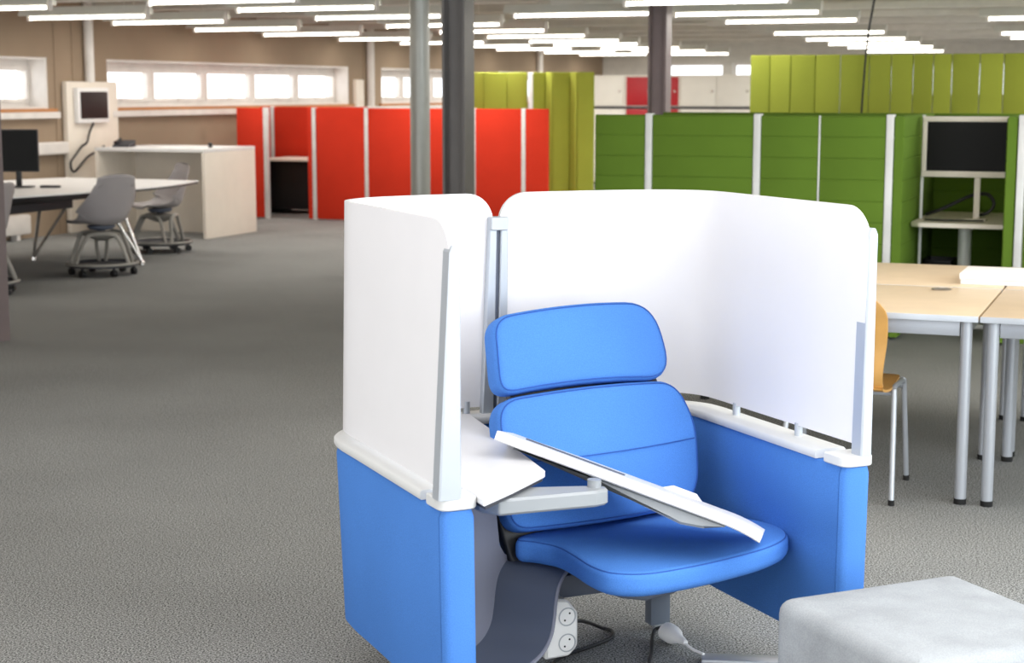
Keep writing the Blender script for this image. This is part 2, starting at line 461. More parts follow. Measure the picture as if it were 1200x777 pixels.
# screens
SC = .026
HX = -.055
HI = min(range(len(PLAN)), key=lambda i: abs(PLAN[i].x - HX))
HX = PLAN[HI].x
def screen(sgn):
    lo, hi = (0, HI) if sgn < 0 else (HI, len(PLAN) - 1)
    P = [off(SC, i) for i in range(lo, hi + 1)]
    if sgn > 0: P = P[::-1]
    # P runs from front end to hinge; resample
    s = arcs(P); tot = s[-1] - .010
    def at(q):
        for i in range(1, len(P)):
            if s[i] >= q:
                u = (q - s[i - 1]) / (s[i] - s[i - 1]); return P[i - 1].lerp(P[i], u), (P[i] - P[i - 1]).normalized()
        return P[-1], (P[-1] - P[-2]).normalized()
    ra, rb, zt, zb = .10, .085, 1.305, (.682 if sgn < 0 else .694)
    qs = [ra * (1 - math.cos(k / 10 * math.pi / 2)) for k in range(11)]
    n = 40; qs += [ra + (tot - ra - rb) * k / n for k in range(1, n)]
    qs += [tot - rb * (1 - math.cos(k / 10 * math.pi / 2)) for k in range(10, -1, -1)]
    qs = [q + .0 for q in qs]
    rs = []
    for q in qs:
        p, t = at(q); nn = Vector((-t.y, t.x, 0))
        z1 = zt
        if q < ra: z1 = zt - ra + math.sqrt(max(0, ra * ra - (ra - q) ** 2))
        if q > tot - rb: z1 = zt - rb + math.sqrt(max(0, rb * rb - (q - tot + rb) ** 2))
        ring = []
        zs = [zb + (z1 - zb) * k / 8 for k in range(9)]
        for z in zs: ring.append(tap(p + nn * .007, z))
        for z in zs[::-1]: ring.append(tap(p - nn * .007, z))
        rs.append(ring)
    o = MB().rings(rs).build('privacy_screen', 'white', pod, ang=40)
    return at, tot
for sgn in (-1, 1):
    at, tot = screen(sgn)
    # stand-offs under the screen
    for q in ((1.28,) if sgn < 0 else (.30, .62, 1.0, 1.28)):
        p, t = at(q); p = tap(p, .69)
        MB().cyl(p.x, p.y, .664, .70, .011, 14).build('standoff', 'alu', pod)
    # front post, wide foot and narrow top
    cx = sgn * (HW - TH / 2 + .008)
    xr = cx + (.012 if sgn < 0 else .028); wf = .056 if sgn < 0 else .034
    prof = [(xr - wf, .668), (xr, .668), (xr, 1.235), (xr - .008, 1.252), (xr - .018, 1.252), (xr - .026, 1.235)]
    MB().prism(fillet(prof, [0, 0, .006, .004, .004, .006], 3), -.006, .040, lambda a, c, h: (a, h, c), b=.004).build('front_post', 'alu', pod)
# hinge posts at the back
yb = .99 - SC - .004
for s, w0, w1 in ((-1, .036, .022), (1, .030, .022)):
    g = .006 * s
    pr = [(g, .664), (g + s * w0, .664), (g + s * w1, 1.235), (g, 1.235)]
    MB().prism(pr, yb - .028, yb - .004, lambda a, c, h: tap(Vector((a + HX, h, 0)), c), b=.003).build('hinge_post', 'alu', pod)
MB().prism([(-.006, .67), (.006, .67), (.006, 1.22), (-.006, 1.22)], yb - .018, yb - .004, lambda a, c, h: tap(Vector((a + HX, h, 0)), c)).build('hinge_strip', 'slate', pod)
MB().prism(fillet([(-.028, 1.20), (.026, 1.20), (.026, 1.238), (-.028, 1.238)], .006, 3), yb - .036, yb + .004, lambda a, c, h: tap(Vector((a + HX, h, 0)), c), b=.002).build('hinge_clip', 'silver', pod)

# feet
for x, y in ((.40, .76), (-.42, .76), (.54, .12), (-.54, .12)):
    f = MB().box(x - .033, x + .033, y - .01, y + .03, .018, .2, .004).build('support_leg', 'slate_mid', pod)
    MB().cyl(x, y + .01, 0, .02, .016, 16).build('leveller', 'silver', f)

# seat cushion
seat_o = [(-.20, .47), (-.165, .42), (-.135, .36), (-.132, .27), (-.135, .17), (-.115, .09), (-.04, .045), (.08, .05), (.22, .078), (.36, .125), (.465, .19), (.515, .27), (.515, .35), (.47, .44), (.36, .56), (.1, .54), (-.12, .52)]
seat_pts = [(p.x, p.y) for p in spline([(x, y, 0) for x, y in seat_o], 6, True)]
def seat_fn(x, y, z):
    rise = .018 * sm(max(0, min(1, (.26 - abs(y - .25)) / .26)))
    return (x, y, z + .0 - .012 * max(0, (x - .25)))
mb = MB(); pillow(mb, seat_pts, .353, .420, .020, seat_fn, .006, rb=.028); seat = mb.build('seat_cushion', 'blue', pod, ang=60)
MB().tube([seat_fn(p[0], p[1], .4145) for p in inset(seat_pts, .0075)], .0022, 6, True).build('seam', 'blue_seam', seat)
pan = inset(seat_pts, .115)
MB().prism(pan, .340, .368, b=.01).build('seat_pan', 'slate', pod)
# back cushions: (x, h) outlines reclined
def back_fn(x, h, d):
    a = R(19); k = .35 * (x - .1) ** 2 + .13 * (x - .1)
    return (x, .535 + math.sin(a) * h - math.cos(a) * d + k, .42 + math.cos(a) * h + math.sin(a) * d)
def cushion(poly, rad_, th, name, m='blue', d0=0.0, seams=(), bow=.0):
    o_ = fillet(poly, rad_, 8)
    # refine straight runs
    oo = []
    for i in range(len(o_)):
        a, b = Vector(o_[i]), Vector(o_[(i + 1) % len(o_)]); n = max(1, int((b - a).length / .02))
        for k in range(n): oo.append(tuple(a.lerp(b, k / n)))
    xm = [p[0] for p in oo]; xc, xw = (min(xm) + max(xm)) / 2, (max(xm) - min(xm)) / 2
    hm = [p[1] for p in oo]; h0_, h1_ = min(hm), max(hm)
    oo = [(x, h + bow * (1 - ((x - xc) / xw) ** 2) * (1 if h > .2 else (h - h0_) / (h1_ - h0_))) for x, h in oo]
    mb = MB(); pillow(mb, oo, d0, d0 + th, .024, back_fn, .004, rb=.02)
    ob = mb.build(name, m, pod, ang=75)
    MB().tube([back_fn(p[0], p[1], d0 + th - .0045) for p in inset(oo, .008)], .002, 6, True).build('seam', 'blue_seam', ob)
    for s in seams:
        MB().tube([back_fn(x0_, h0_, d0 + th + .0105 * (1 - abs(2 * k / 20 - 1) ** 2)) for k, (x0_, h0_) in enumerate(s)], .0016, 6).build('stitch_line', 'blue_seam', ob)
    return ob
cushion([(-.225, -.005), (.40, -.005), (.435, .22), (.375, .345), (-.215, .348)], [.06, .12, .3, .12, .07], .085, 'back_cushion',
        seams=[[(-.21 + .62 * k / 20, .175 + .004 * k / 20) for k in range(21)]], bow=.022)
cushion([(-.205, .358), (.375, .352), (.335, .580), (-.195, .575)], [.055, .10, .115, .06], .085, 'headrest_cushion', bow=.022)
# dark shell behind
pl = fillet([(-.20, -.1), (.34, -.1), (.38, .3), (.3, .54), (-.12, .52), (-.14, .36), (-.235, .10)], .05, 6)
oo = []
for i in range(len(pl)):
    a, b = Vector(pl[i]), Vector(pl[(i + 1) % len(pl)]); n = max(1, int((b - a).length / .03))
    for k in range(n): oo.append(tuple(a.lerp(b, k / n)))
mb = MB(); pillow(mb, oo, -.035, .004, .012, back_fn, .0); mb.build('back_shell', 'black', pod)
# under-seat structure
MB().box(-.08, .34, .47, .53, .235, .30, .008).build('cross_beam', 'slate', pod)
MB().prism(fillet([(-.11, .335), (.16, .335), (.14, .29), (.05, .28), (-.02, .295)], .02, 4), .20, .44, lambda a, c, h: (a, h, c + .012), b=.006).build('seat_mechanism', 'slate', pod)
MB().tube([(.38, .30, .345), (.42, .30, .335), (.435, .30, .315)], [.02, .024, .018], 14).build('adjuster_knob', 'black', pod)
# work surface
ws = [(-.505, -.03), (-.39, .055), (-.25, .175), (-.168, .72), (-.14, .935), (-.46, .87), (-.505, .80)]
MB().prism(fillet(ws, [.0, 0, .035, .05, .02, .06, .0], 6), .652, .670, b=.003).build('work_surface', 'worktop', pod)
MB().prism(inset(fillet(ws, [.0, 0, .035, .05, .02, .06, .0], 6), .006), .644, .652).build('surface_underside', 'edge_dark', pod)
# swing arm
arm = [(-.46, .10), (-.43, .05), (-.18, .035), (-.145, .045), (-.135, .07), (-.15, .095), (-.18, .10), (-.36, .16), (-.46, .16)]
MB().prism(fillet(arm, [.01, .01, .02, .02, .02, .02, .02, .02, .01], 4), .602, .642, b=.006).build('swing_arm', 'arm', pod)
# laptop tray in its own frame
binv = lambda X, Y: ((X - O2[0]) * math.cos(BA) + (Y - O2[1]) * math.sin(BA), -(X - O2[0]) * math.sin(BA) + (Y - O2[1]) * math.cos(BA))
P1 = Vector((-.037, 4.12, .745)); P2 = Vector((.617, 3.957, .533))
tu = (P2 - P1).normalized(); TL = (P2 - P1).length
tv = Vector((.05, 1, -.19)); tv = (tv - tu * tv.dot(tu)).normalized(); tn = tu.cross(tv).normalized()
def tray_fn(u, v, d):
    # lip curls down over the last 9 cm
    drop = 0
    if u > TL - .10: drop = 1.2 * (u - TL + .10) ** 2
    p = P1 + tu * u + tv * v + tn * (d - drop)
    x, y = binv(p.x, p.y); return (x, y, p.z)
tr = fillet([(0, 0), (TL, 0), (TL, .34), (0, .34)], .018, 5)
oo = []
for i in range(len(tr)):
    a, b = Vector(tr[i]), Vector(tr[(i + 1) % len(tr)]); n = max(1, int((b - a).length / .02))
    for k in range(n): oo.append(tuple(a.lerp(b, k / n)))
mb = MB()
n_u = 40
def tray_slab(mb, v0, v1, d0, d1, u0=0, u1=None):
    u1 = TL if u1 is None else u1
    rs = []
    for k in range(n_u + 1):
        u = u0 + (u1 - u0) * k / n_u
        c = .003
        rs.append([tray_fn(u, a, b) for a, b in ((v0 + c, d0), (v1 - c, d0), (v1, d0 + c), (v1, d1 - c), (v1 - c, d1), (v0 + c, d1), (v0, d1 - c), (v0, d0 + c))])
    mb.rings(rs)
tray_slab(mb, 0, .34, -.025, 0)
tray = mb.build('laptop_tray', 'worktop', pod, ang=30)
mb = MB(); tray_slab(mb, .10, .125, -.004, .004, .06, .33); mb.build('groove', 'slate', tray)  # raised strip, its dark colour standing in for the shade of a slot
lip = [(TL - .29, 0), (TL - .265, .014), (TL - .20, .014), (TL - .18, 0)]
MB().prism(lip, .32, .338, lambda a, c, h: tray_fn(a, h, c)).build('stop_lip', 'worktop', tray)
hs = [(.05, -.024), (TL * .87, -.024), (TL * .80, -.052), (TL * .72, -.062), (TL * .55, -.05), (TL * .35, -.033), (.14, -.026)]
MB().prism(fillet(hs, [0, 0, .02, .02, .05, .05, 0], 4), .02, .27, lambda a, c, h: tray_fn(a, h, c), b=.006).build('tray_bracket', 'arm', pod)
mb = MB(); mb.cyl(-.165, .08, .642, .660, .017, 18).build('arm_pivot', 'arm', pod)
# bag shelf: S-shaped sheet swept along d
dv = Vector((.57, -.82, 0)).normalized(); nv = Vector((.82, .57, 0)).normalized()
L0 = Vector((-.175, .535, 0)); WS = .18
prof = [(.14, .352), (.05, .355), (.0, .350), (-.045, .338), (-.076, .312), (-.09, .275), (-.098, .235), (-.112, .195), (-.145, .165), (-.19, .150), (-.26, .142), (-.34, .14)]
prof = [(p.x, p.y) for p in spline([(a, b, 0) for a, b in prof], 5)]
tn2 = []
for i in range(len(prof)):
    a, b = Vector(prof[max(i - 1, 0)]), Vector(prof[min(i + 1, len(prof) - 1)]); t = (b - a).normalized(); tn2.append(Vector((-t.y, t.x)))
rs = []
for i, (s_, z_) in enumerate(prof):
    q0 = L0 + nv * s_; nn = tn2[i]; h = .006
    ring = []
    for w, k in ((0, 1), (WS, 1), (WS, -1), (0, -1)):
        p = q0 + dv * w + nv * nn.x * h * k; ring.append((p.x, p.y, z_ + nn.y * h * k))
    rs.append(ring)
MB().rings(rs).build('bag_shelf', 'slate', pod, ang=30)
# rounded pale rim of the shelf's front edge
rim = [L0 + dv * (WS + .001) + nv * a + Vector((0, 0, b)) for a, b in prof[4:]]
MB().tube(rim, .0055, 8).build('shelf_rim', 'slate_lt', pod)
sp = [(-.10, .645), (-.095, .52), (-.075, .40), (-.05, .37), (-.015, .352), (-.045, .335), (-.076, .312), (-.09, .275), (-.098, .235), (-.112, .195), (-.145, .165), (-.19, .15), (-.33, .15), (-.33, .645)]
MB().prism(sp, -.012, .0, lambda a, c, h: tuple(L0 + nv * a + dv * h + Vector((0, 0, c)))).build('side_panel', 'slate_lt', pod)
for s_ in (-.20, .1):
    pass
# power sockets
sk = fillet([(-.14, .095), (-.07, .097), (-.045, .12), (-.045, .215), (-.075, .252), (-.14, .264)], [.005, .02, .025, .025, .02, .005], 5)
so = MB().prism(sk, .405, .47, lambda a, c, h: (a, h, c), b=.006).build('power_outlet', 'plug', pod)
for zc in (.207, .135):
    x = -.078
    mb = MB()
    ring = lambda r_, y: [(x + r_ * math.cos(2 * math.pi * k / 28), y, zc + r_ * math.sin(2 * math.pi * k / 28)) for k in range(28)]
    mb.rings([ring(.0255, .408), ring(.0255, .4035), ring(.0225, .4035), ring(.0205, .412), ring(.02, .418)], True, True)
    s1 = mb.build('socket_face', 'silver', so); 
    mb = MB(); mb.rings([ring(.0195, .4062), ring(.0195, .4046)]); mb.build('socket_well', 'plug', so)
    mb = MB()
    for dx, dz in ((-.007, -.009), (.007, .009)):
        mb.rings([[(x + dx + .0028 * math.cos(k), .4048 - q, zc + dz + .0028 * math.sin(k)) for k in [j * math.pi / 5 for j in range(10)]] for q in (0, .0012)])
    mb.build('pin_holes', 'black', so)

def loc2w(x, y, z=0):
    return Vector((O2[0] + x * math.cos(BA) - y * math.sin(BA), O2[1] + x * math.sin(BA) + y * math.cos(BA), z))
# cables on the floor
def cable(name, pts, r, m, label, cat='cable'):
    o_ = MB().tube(spline([loc2w(*p) for p in pts], 10), r, 8).build(name, m); tag(o_, label, cat); return o_
cable('power_cable', [(-.036, .445, .165), (-.008, .50, .155), (.08, .64, .105), (.17, .76, .05), (.235, .81, .012), (.255, .79, .007), (.24, .75, .007), (.20, .715, .007), (.12, .68, .007), (.03, .645, .007), (-.035, .58, .007), (-.08, .40, .007), (-.10, .25, .007)], .0055, 'cable',
      'black cable looping from the white double socket onto the carpet')
pl = thing('mains_plug', 'white mains plug lying on the carpet under the blue seat', 'plug', loc2w(.368, .655, 0), BA + R(-90))
prf = [(a * 1.2, b * 1.2) for a, b in ((.021, -.002), (.0245, .0), (.0245, .026), (.022, .038), (.013, .056), (.009, .078), (.006, .092))]
mb = MB(); mb.rings([[(z, r_ * math.cos(2 * math.pi * k / 18), .030 + r_ * .95 * math.sin(2 * math.pi * k / 18)) for k in range(18)] for r_, z in prf]); mb.build('plug_body', 'plug', pl)
mb = MB()
for dy in (-.0095, .0095): mb.tube([(-.002, dy, .030), (-.023, dy, .030)], .0024, 8)
mb.build('pins', 'chrome', pl)
MB().tube([(.10, 0, .030), (.125, .0, .024), (.15, .004, .020), (.19, .012, .02)], .004, 8).build('lead', 'plug', pl)
cable('socket_lead', [(.372, .695, .030), (.352, .70, .022), (.318, .655, .010), (.27, .57, .007), (.222, .495, .007), (.18, .40, .007), (.15, .25, .007)], .0055, 'cable', 'black lead ending in a small socket beside the white plug on the carpet')

# ------------------------------------------------------------------ ottoman
ot = thing('ottoman', 'pale grey felt box ottoman in front of the blue lounge seat', 'ottoman', loc2w(.43, -.48), BA)
ow, od = .265, .27
mb = MB()
outl = fillet([(-ow, -od), (ow, -od), (ow, od), (-ow, od)], .045, 8)
pillow(mb, outl, .06, .405, .035, lambda a, b, c: (a, b, c), .006, rb=.015); mb.build('body', 'grey_felt', ot, ang=60)
for x in (-.2, .2):
    for y in (-.2, .2): MB().cyl(x, y, .0, .065, .02, 14).build('foot', 'black', ot)
dt = thing('floor_duct', 'flat grey cable cover on the carpet beside the ottoman', 'cable cover', loc2w(.395, .445), BA + R(-30))
MB().box(-.03, .36, -.032, .032, 0, .018, .006).build('cover', 'silver', dt)

# ------------------------------------------------------------------ tables on the right
def make_table():
    t = thing('meeting_table', 'x', 'table')
    w, d, h = 1.6, .945, .745
    MB().box(0, w, 0, d, h - .022, h, .002).build('tabletop', 'table_wood', t)
    MB().box(-.0015, w + .0015, -.0015, .002, h - .024, h - .001, .0008).box(-.0015, w + .0015, d - .002, d + .0015, h - .024, h - .001, .0008).build('edge_band', 'table_edge', t)
    fr = MB()
    for y in (.04, d - .065): fr.box(.07, w - .07, y, y + .025, h - .085, h - .024, .003)
    for x in (.04, w - .065): fr.box(x, x + .025, .07, d - .07, h - .085, h - .024, .003)
    fr.build('frame', 'silver', t)
    for x in (.045, w - .045):
        for y in (.045, d - .045):
            l = MB().cyl(x, y, .02, h - .024, .0225, 20).build('leg', 'silver', t)
            MB().cyl(x, y, 0, .022, .024, 20).build('foot', 'rubber', l)
    return t
tabs = [(-2.25, 6.49, 'maple-topped table at right, nearest the wooden chair, with a silver grommet'), (-.64, 6.49, 'maple-topped table cut off by the right edge, nearer row'),
        (-2.25, 7.455, 'maple-topped table of the back row, behind the silver grommet'), (-.64, 7.455, 'maple-topped table cut off by the right edge, back row behind the white box')]
t0 = None
for u, v, lb in tabs:
    t = make_table() if t0 is None else copy_tree(t0)
    t0 = t0 or t
    t.location = W(u, v); t.rotation_euler = (0, 0, -AR); tag(t, lb, 'table', 'maple topped tables pushed together')
# grommet belongs to the first table
g = MB(); g.lathe([(.03, .745), (.042, .746), (.044, .7495), (.034, .7515), (.03, .749), (.001, .7485)], 1.36, .83, 24); g.build('cable_grommet', 'chrome', t0)
bx = rthing('binder_box', 'flat white box lying across the joint of the maple tables', 'box', -.37, 7.73, 0, None, .745)
MB().box(-.47, .42, -.16, .16, 0, .022, .003).build('box_body', 'paper', bx)
MB().box(-.475, .425, -.165, .165, .022, .05, .003).build('box_lid', 'paper', bx)

# wooden chair (faces the tables)
ch = rthing('wooden_chair', 'beech plywood shell chair with silver tube legs pushed up to the maple table', 'chair', -1.165, 6.63)
prof = [(.20, .440), (.14, .452), (.05, .449), (-.06, .440), (-.14, .436), (-.185, .45), (-.205, .49), (-.205, .55), (-.20, .62), (-.21, .70), (-.225, .77), (-.235, .835)]
prof = [(p.x, p.y) for p in spline([(a, b, 0) for a, b in prof], 5)]
s = arcs([Vector((a, b, 0)) for a, b in prof]); tot = s[-1]
def halfw(q):
    f = q / tot
    w = .195
    if f < .14: w = .16 + .035 * math.sin(f / .14 * math.pi / 2)
    elif f < .36: w = .195
    elif f < .54: w = .195 - .025 * sm((f - .36) / .18)
    elif f < .8: w = .17 + .015 * sm((f - .54) / .26)
    elif f > .85: w = .185 * math.sqrt(max(.02, 1 - ((f - .85) / .152) ** 2))
    else: w = .185
    return w
rs = []
for i, (y, z) in enumerate(prof):
    a, b = Vector(prof[max(i - 1, 0)]), Vector(prof[min(i + 1, len(prof) - 1)]); t = (b - a).normalized(); nn = Vector((-t.y, t.x)); hw = halfw(s[i])
    top, bot = [], []
    f = s[i] / tot
    for k in range(9):
        x = (k / 8 * 2 - 1); cv = .022 * x * x * (1 if f > .5 else -.3)
        top.append((x * hw, y + nn.x * (-.005) + cv, z + nn.y * (-.005))); bot.append((x * hw, y + nn.x * .005 + cv, z + nn.y * .005))
    rs.append(top + bot[::-1])
MB().rings(rs).build('seat_shell', 'chair_wood', ch, ang=50)
for sx in (-1, 1):
    pts = [(sx * .225, -.225, .012), (sx * .205, -.10, .40), (sx * .20, -.085, .425), (sx * .198, -.05, .438), (sx * .198, .12, .434), (sx * .2, .16, .425), (sx * .203, .175, .40), (sx * .215, .235, .012)]
    l = MB().tube(spline(pts, 4), .011, 12).build('leg_frame', 'silver', ch)
    for y, x in ((-.225, .225), (.235, .215)): MB().cyl(sx * x, y, 0, .022, .0125, 12).build('foot', 'rubber', l)
for y in (-.075, .13): MB().tube([(-.2, y, .415), (.2, y, .415)], .010, 10).build('cross_tube', 'silver', ch)
for x in (-.12, .12): MB().cyl(x, -.075, .42, .445, .012, 10).build('rubber_mount', 'rubber', ch)

# ------------------------------------------------------------------ cubicle screens
def grooved(u0, u1, y0, y1, z0, z1, pitch, mb):
    """upholstered panel with horizontal stitched channels on front and back"""
    f = [(y0 + .008, z0), ]
    z = z1 - pitch; zz = []
    while z > z0 + .03: zz.append(z); z -= pitch
    fr = [(y0, z0 + .008)]
    for q in zz[::-1]: fr += [(y0, q - .006), (y0 + .005, q), (y0, q + .006)]
    fr += [(y0, z1 - .012), (y0 + .012, z1)]
    bk = [(2 * ((y0 + y1) / 2) - a, b) for a, b in fr[::-1]]
    poly = [(y0 + .008, z0)] + fr + bk + [(y1 - .008, z0)]
    e = .010
    ctr = (y0 + y1) / 2
    sc_ = lambda k: [(ctr + (a - ctr) * k, b) for a, b in poly]
    rs = [(u0, .75), (u0 + .004, .92), (u0 + e, 1), (u1 - e, 1), (u1 - .004, .92), (u1, .75)]
    mb.rings([[(u, a, b) for a, b in sc_(k)] for u, k in rs])

gv = 10.84
gs = rthing('cubicle_screen', 'dark green stitched cubicle walls with white posts behind the maple tables', 'cubicle', -2.6, gv)
gx = lambda u: u + 2.6
for a, b in ((-3.65, -3.295), (-3.245, -2.555), (-2.505, -2.125), (-2.115, -1.695)):
    mb = MB(); grooved(gx(a), gx(b), -.035, .035, .02, 1.44, .137, mb); mb.build('panel', 'green', gs)
for u in (-3.27, -2.53, -1.67, -.86):
    MB().box(gx(u) - .024, gx(u) + .024, -.04, .04, 0, 1.45, .005).build('post', 'post', gs)
MB().box(gx(-2.12) - .006, gx(-2.12) + .006, -.037, -.02, .02, 1.44, .003).build('seam_strip', 'post', gs)
# return walls run back from the front edge
for a, b in ((-1.645, -1.58), (-.955, -.89)):
    mb = MB(lambda p: Vector((gx(a) + (p.y + .035), p.x, p.z))); grooved(-.03, 1.5, -.035, .03, .02, 1.44, .137, mb); mb.build('return_panel', 'green', gs)
mb = MB(); grooved(gx(-1.58), gx(-.955), 1.42, 1.49, .02, 1.44, .137, mb); mb.build('back_panel', 'green', gs)
mb = MB(); grooved(gx(-.83), gx(.6), -.035, .035, .02, 1.44, .137, mb); mb.build('panel', 'green', gs)
mb = MB(); grooved(gx(-3.6), gx(-1.65), 1.42, 1.49, .02, 1.44, .137, mb); mb.build('back_panel', 'green', gs)

# desk and monitor inside the cubicle
dk = rthing('cubicle_desk', 'cream height-adjustable desk standing inside the green cubicle', 'desk', -1.27, gv + .85)
pl = fillet([(-.30, -.54), (-.24, -.6), (.30, -.6), (.30, .54), (-.30, .54)], [.03, .03, 0, 0, 0], 5)
MB().prism(pl, .715, .745, b=.004).build('desktop', 'counter', dk)
MB().cyl(.0, -.08, .03, .715, .045, 24).build('column_leg', 'post', dk)
MB().box(-.26, .26, -.14, -.02, 0, .03, .006).build('base_foot', 'post', dk)
MB().box(-.26, .26, .38, .42, .12, .15, .006).build('footrest', 'post', dk)
sp_ = MB().box(-.288, -.27, -.24, -.21, .0, 1.44, .003).build('support_pole', 'post', dk)
mo = rthing('desk_monitor', 'wide black screen with cream frame on a pole inside the green cubicle', 'monitor', -1.273, gv + .56, 0, None, .7465)
fz0, fz1 = .285, .685
fm = MB()
fm.box(-.27, .315, -.025, .02, fz1 - .035, fz1, .004).box(-.27, .315, -.025, .02, fz0, fz0 + .04, .004).box(-.27, -.24, -.025, .02, fz0 + .04, fz1 - .035, .004).box(.295, .315, -.025, .02, fz0 + .04, fz1 - .035, .004).box(-.24, .295, .0, .02, fz0 + .04, fz1 - .035, .002)
fm.build('frame', 'counter', mo)
MB().box(-.242, .297, -.018, -.004, fz0 + .038, fz1 - .033).build('display', 'screen', mo)
MB().box(.07, .11, .02, .045, 0.0, fz0 + .1, .006).build('pole', 'counter', mo)
MB().box(.02, .16, -.06, .06, 0, .012, .004).build('base', 'counter', mo)
def rcable(name, pts, r, label):
    o_ = MB().tube(spline([W(*p) for p in pts], 8), r, 8).build(name, 'cable'); tag(o_, label, 'cable'); return o_
rcable('monitor_cable', [(-1.525, gv + .70, .768), (-1.42, gv + .66, .81), (-1.28, gv + .70, .88), (-1.2, gv + .72, .91), (-1.12, gv + .70, .91), (-1.08, gv + .68, .85), (-1.12, gv + .66, .79), (-1.2, gv + .68, .772)], .012, 'thick black cable sagging below the cubicle monitor')
rcable('power_lead', [(-1.5, gv + .45, .754), (-1.38, gv + .40, .754), (-1.3, gv + .42, .754), (-1.2, gv + .43, .754), (-1.12, gv + .44, .754)], .006, 'thin dark lead lying on the cubicle desk')
pb = rthing('waste_bin', 'black bin in the dark under the cubicle desk', 'bin', -1.46, gv + 1.04)
MB().rings([[(x * k, y * k, z) for x, y in fillet([(-.1, -.14), (.1, -.14), (.1, .14), (-.1, .14)], .03, 4)] for k, z in ((.85, 0), (1, .42), (1.04, .425), (1.04, .44), (.96, .44), (.95, .41), (.82, .02))]).build('bin_body', 'black', pb)

# lime dividers
def lime(name, label, u0, v, h, edges, amp):
    t = rthing(name, label, 'room divider', u0, v)
    for i in range(len(edges) - 1):
        a, b = edges[i] - u0 + .002, edges[i + 1] - u0 - .002
        d = amp if i % 2 else 0
        mb = MB(); w = .05
        pl = fillet([(a, d), (b, amp - d), (b, amp - d + w), (a, d + w)], .014, 3)
        mb.prism(pl, .0, h, b=.008); mb.build('panel', 'lime', t)
    return t
edges = [-3.47, -3.30, -3.11, -2.90, -2.68, -2.44, -2.25, -2.07, -1.90, -1.75, -1.52, -1.33, -1.12, -.9, -.68, -.46]
lr = lime('room_divider', 'tall lime green folding divider behind the dark green cubicles', -2.5, 14.5, 1.91, edges, .03)
for u in (-2.68,): MB().box(u + 2.5 - .004, u + 2.5 + .004, .012, .03, .1, 1.90, .002).build('joint_strip', 'post', lr)
lime('room_divider', 'lime green divider standing just behind the red booths, left of the white gap', -8.2, 20, 1.84, [-8.75, -8.51, -8.27, -7.97, -7.68], .06)
l2 = lime('room_divider', 'lime green divider between the red booths and the white lockers', -7.2, 20, 1.84, [-7.60, -7.46, -7.33, -7.13, -7.0, -6.81], .10)
MB().box(-.425 - .03, -.425 + .03, .0, .05, 0, 1.84, .006).build('edge_post', 'post', l2)

# hanging flex
tag(MB().tube(spline([W(-2.38, 14.3, 2.95), W(-2.37, 14.35, 2.5), W(-2.43, 14.4, 2.1), W(-2.46, 14.42, 1.75), W(-2.48, 14.43, 1.2), W(-2.48, 14.43, .05)], 8), .009, 8).build('hanging_cord', 'cable'), 'black cord hanging from the ceiling in front of the lime divider', 'cord')

# red booths
rv = 18.51
rb_ = rthing('cubicle_screen', 'bright red cubicle walls with white posts behind the white counter', 'cubicle', -9, rv)
rx = lambda u: u + 9
def redp(a, b, y=0.0, nm='panel'):
    MB().box(rx(a), rx(b), y - .03, y + .03, .02, 1.395, .008).build(nm, 'red', rb_)
for a, b in ((-9.90, -9.23), (-9.18, -8.50), (-8.45, -7.80), (-7.75, -7.16), (-7.11, -6.83)): redp(a, b)
for u in (-9.93, -9.205, -8.475, -7.775, -7.135, -10.62):
    MB().box(rx(u) - .025, rx(u) + .025, -.036, .036, 0, 1.40, .004).build('post', 'post', rb_)
redp(-11.03, -10.645)
for u in (-9.99,): MB().box(rx(u) - .03, rx(u) + .03, -.03 if u > -10.9 else -.03, 1.55, .02, 1.395, .008).build('return_panel', 'red', rb_)
redp(-11.56, -11.4, 1.5, 'back_panel'); redp(-11.34, -10.03, 1.5, 'back_panel')
MB().box(rx(-11.37) - .025, rx(-11.37) + .025, 1.465, 1.535, 0, 1.40, .004).build('post', 'post', rb_)
rd = rthing('booth_desk', 'dark desk seen through the opening of the red cubicle', 'desk', -10.35, rv + .95)
MB().box(-.75, .32, -.3, .5, .70, .73, .004).build('desktop', 'counter', rd)
MB().box(-.74, .31, -.1, -.07, .06, .70, .004).build('modesty_panel', 'black', rd)
for x in (-.75, .29): MB().box(x, x + .03, -.28, .48, 0, .70, .004).build('side_leg', 'black', rd)

# lockers at the back
lv = 27.8
def locker(u0, u1, m, label, n):
    t = rthing('locker_cabinet', label, 'cabinet', u0, lv, 0, 'row of lockers at the back')
    w = u1 - u0
    body = MB().box(0, w, .02, .5, .03, 1.88, .004); body.build('carcass', 'cabinet', t)
    rows = [(.05, .43), (.45, .86), (.88, 1.30), (1.36, 1.85)]
    for z0, z1 in rows:
        for k in range(n):
            a, b = .02 + k * (w - .04) / n + .006, .02 + (k + 1) * (w - .04) / n - .006
            d = MB().box(a, b, -.002, .02, z0, z1, .004).build('door', m, t)
            MB().rings([[(b - .06 + .02 * math.cos(q), y, (z0 + z1) / 2 + .02 * math.sin(q)) for q in [j * math.pi / 7 for j in range(14)]] for y in (-.02, -.002)]).build('knob', 'chrome', d)
    MB().box(0, w, .0, .5, 1.305, 1.345, .002).build('shelf_gap', 'edge_dark', t)
    MB().box(.01, w - .01, .05, .48, 0, .03).build('plinth', 'edge_dark', t)
    return t
locker(-9.49, -8.86, 'cabinet', 'cream locker between the lime divider and the red-doored locker', 1)
locker(-8.85, -7.87, 'cab_red', 'locker with red doors behind the mauve steel column', 2)
locker(-7.86, -6.60, 'cabinet', 'cream two-door locker right of the red-doored locker', 2)

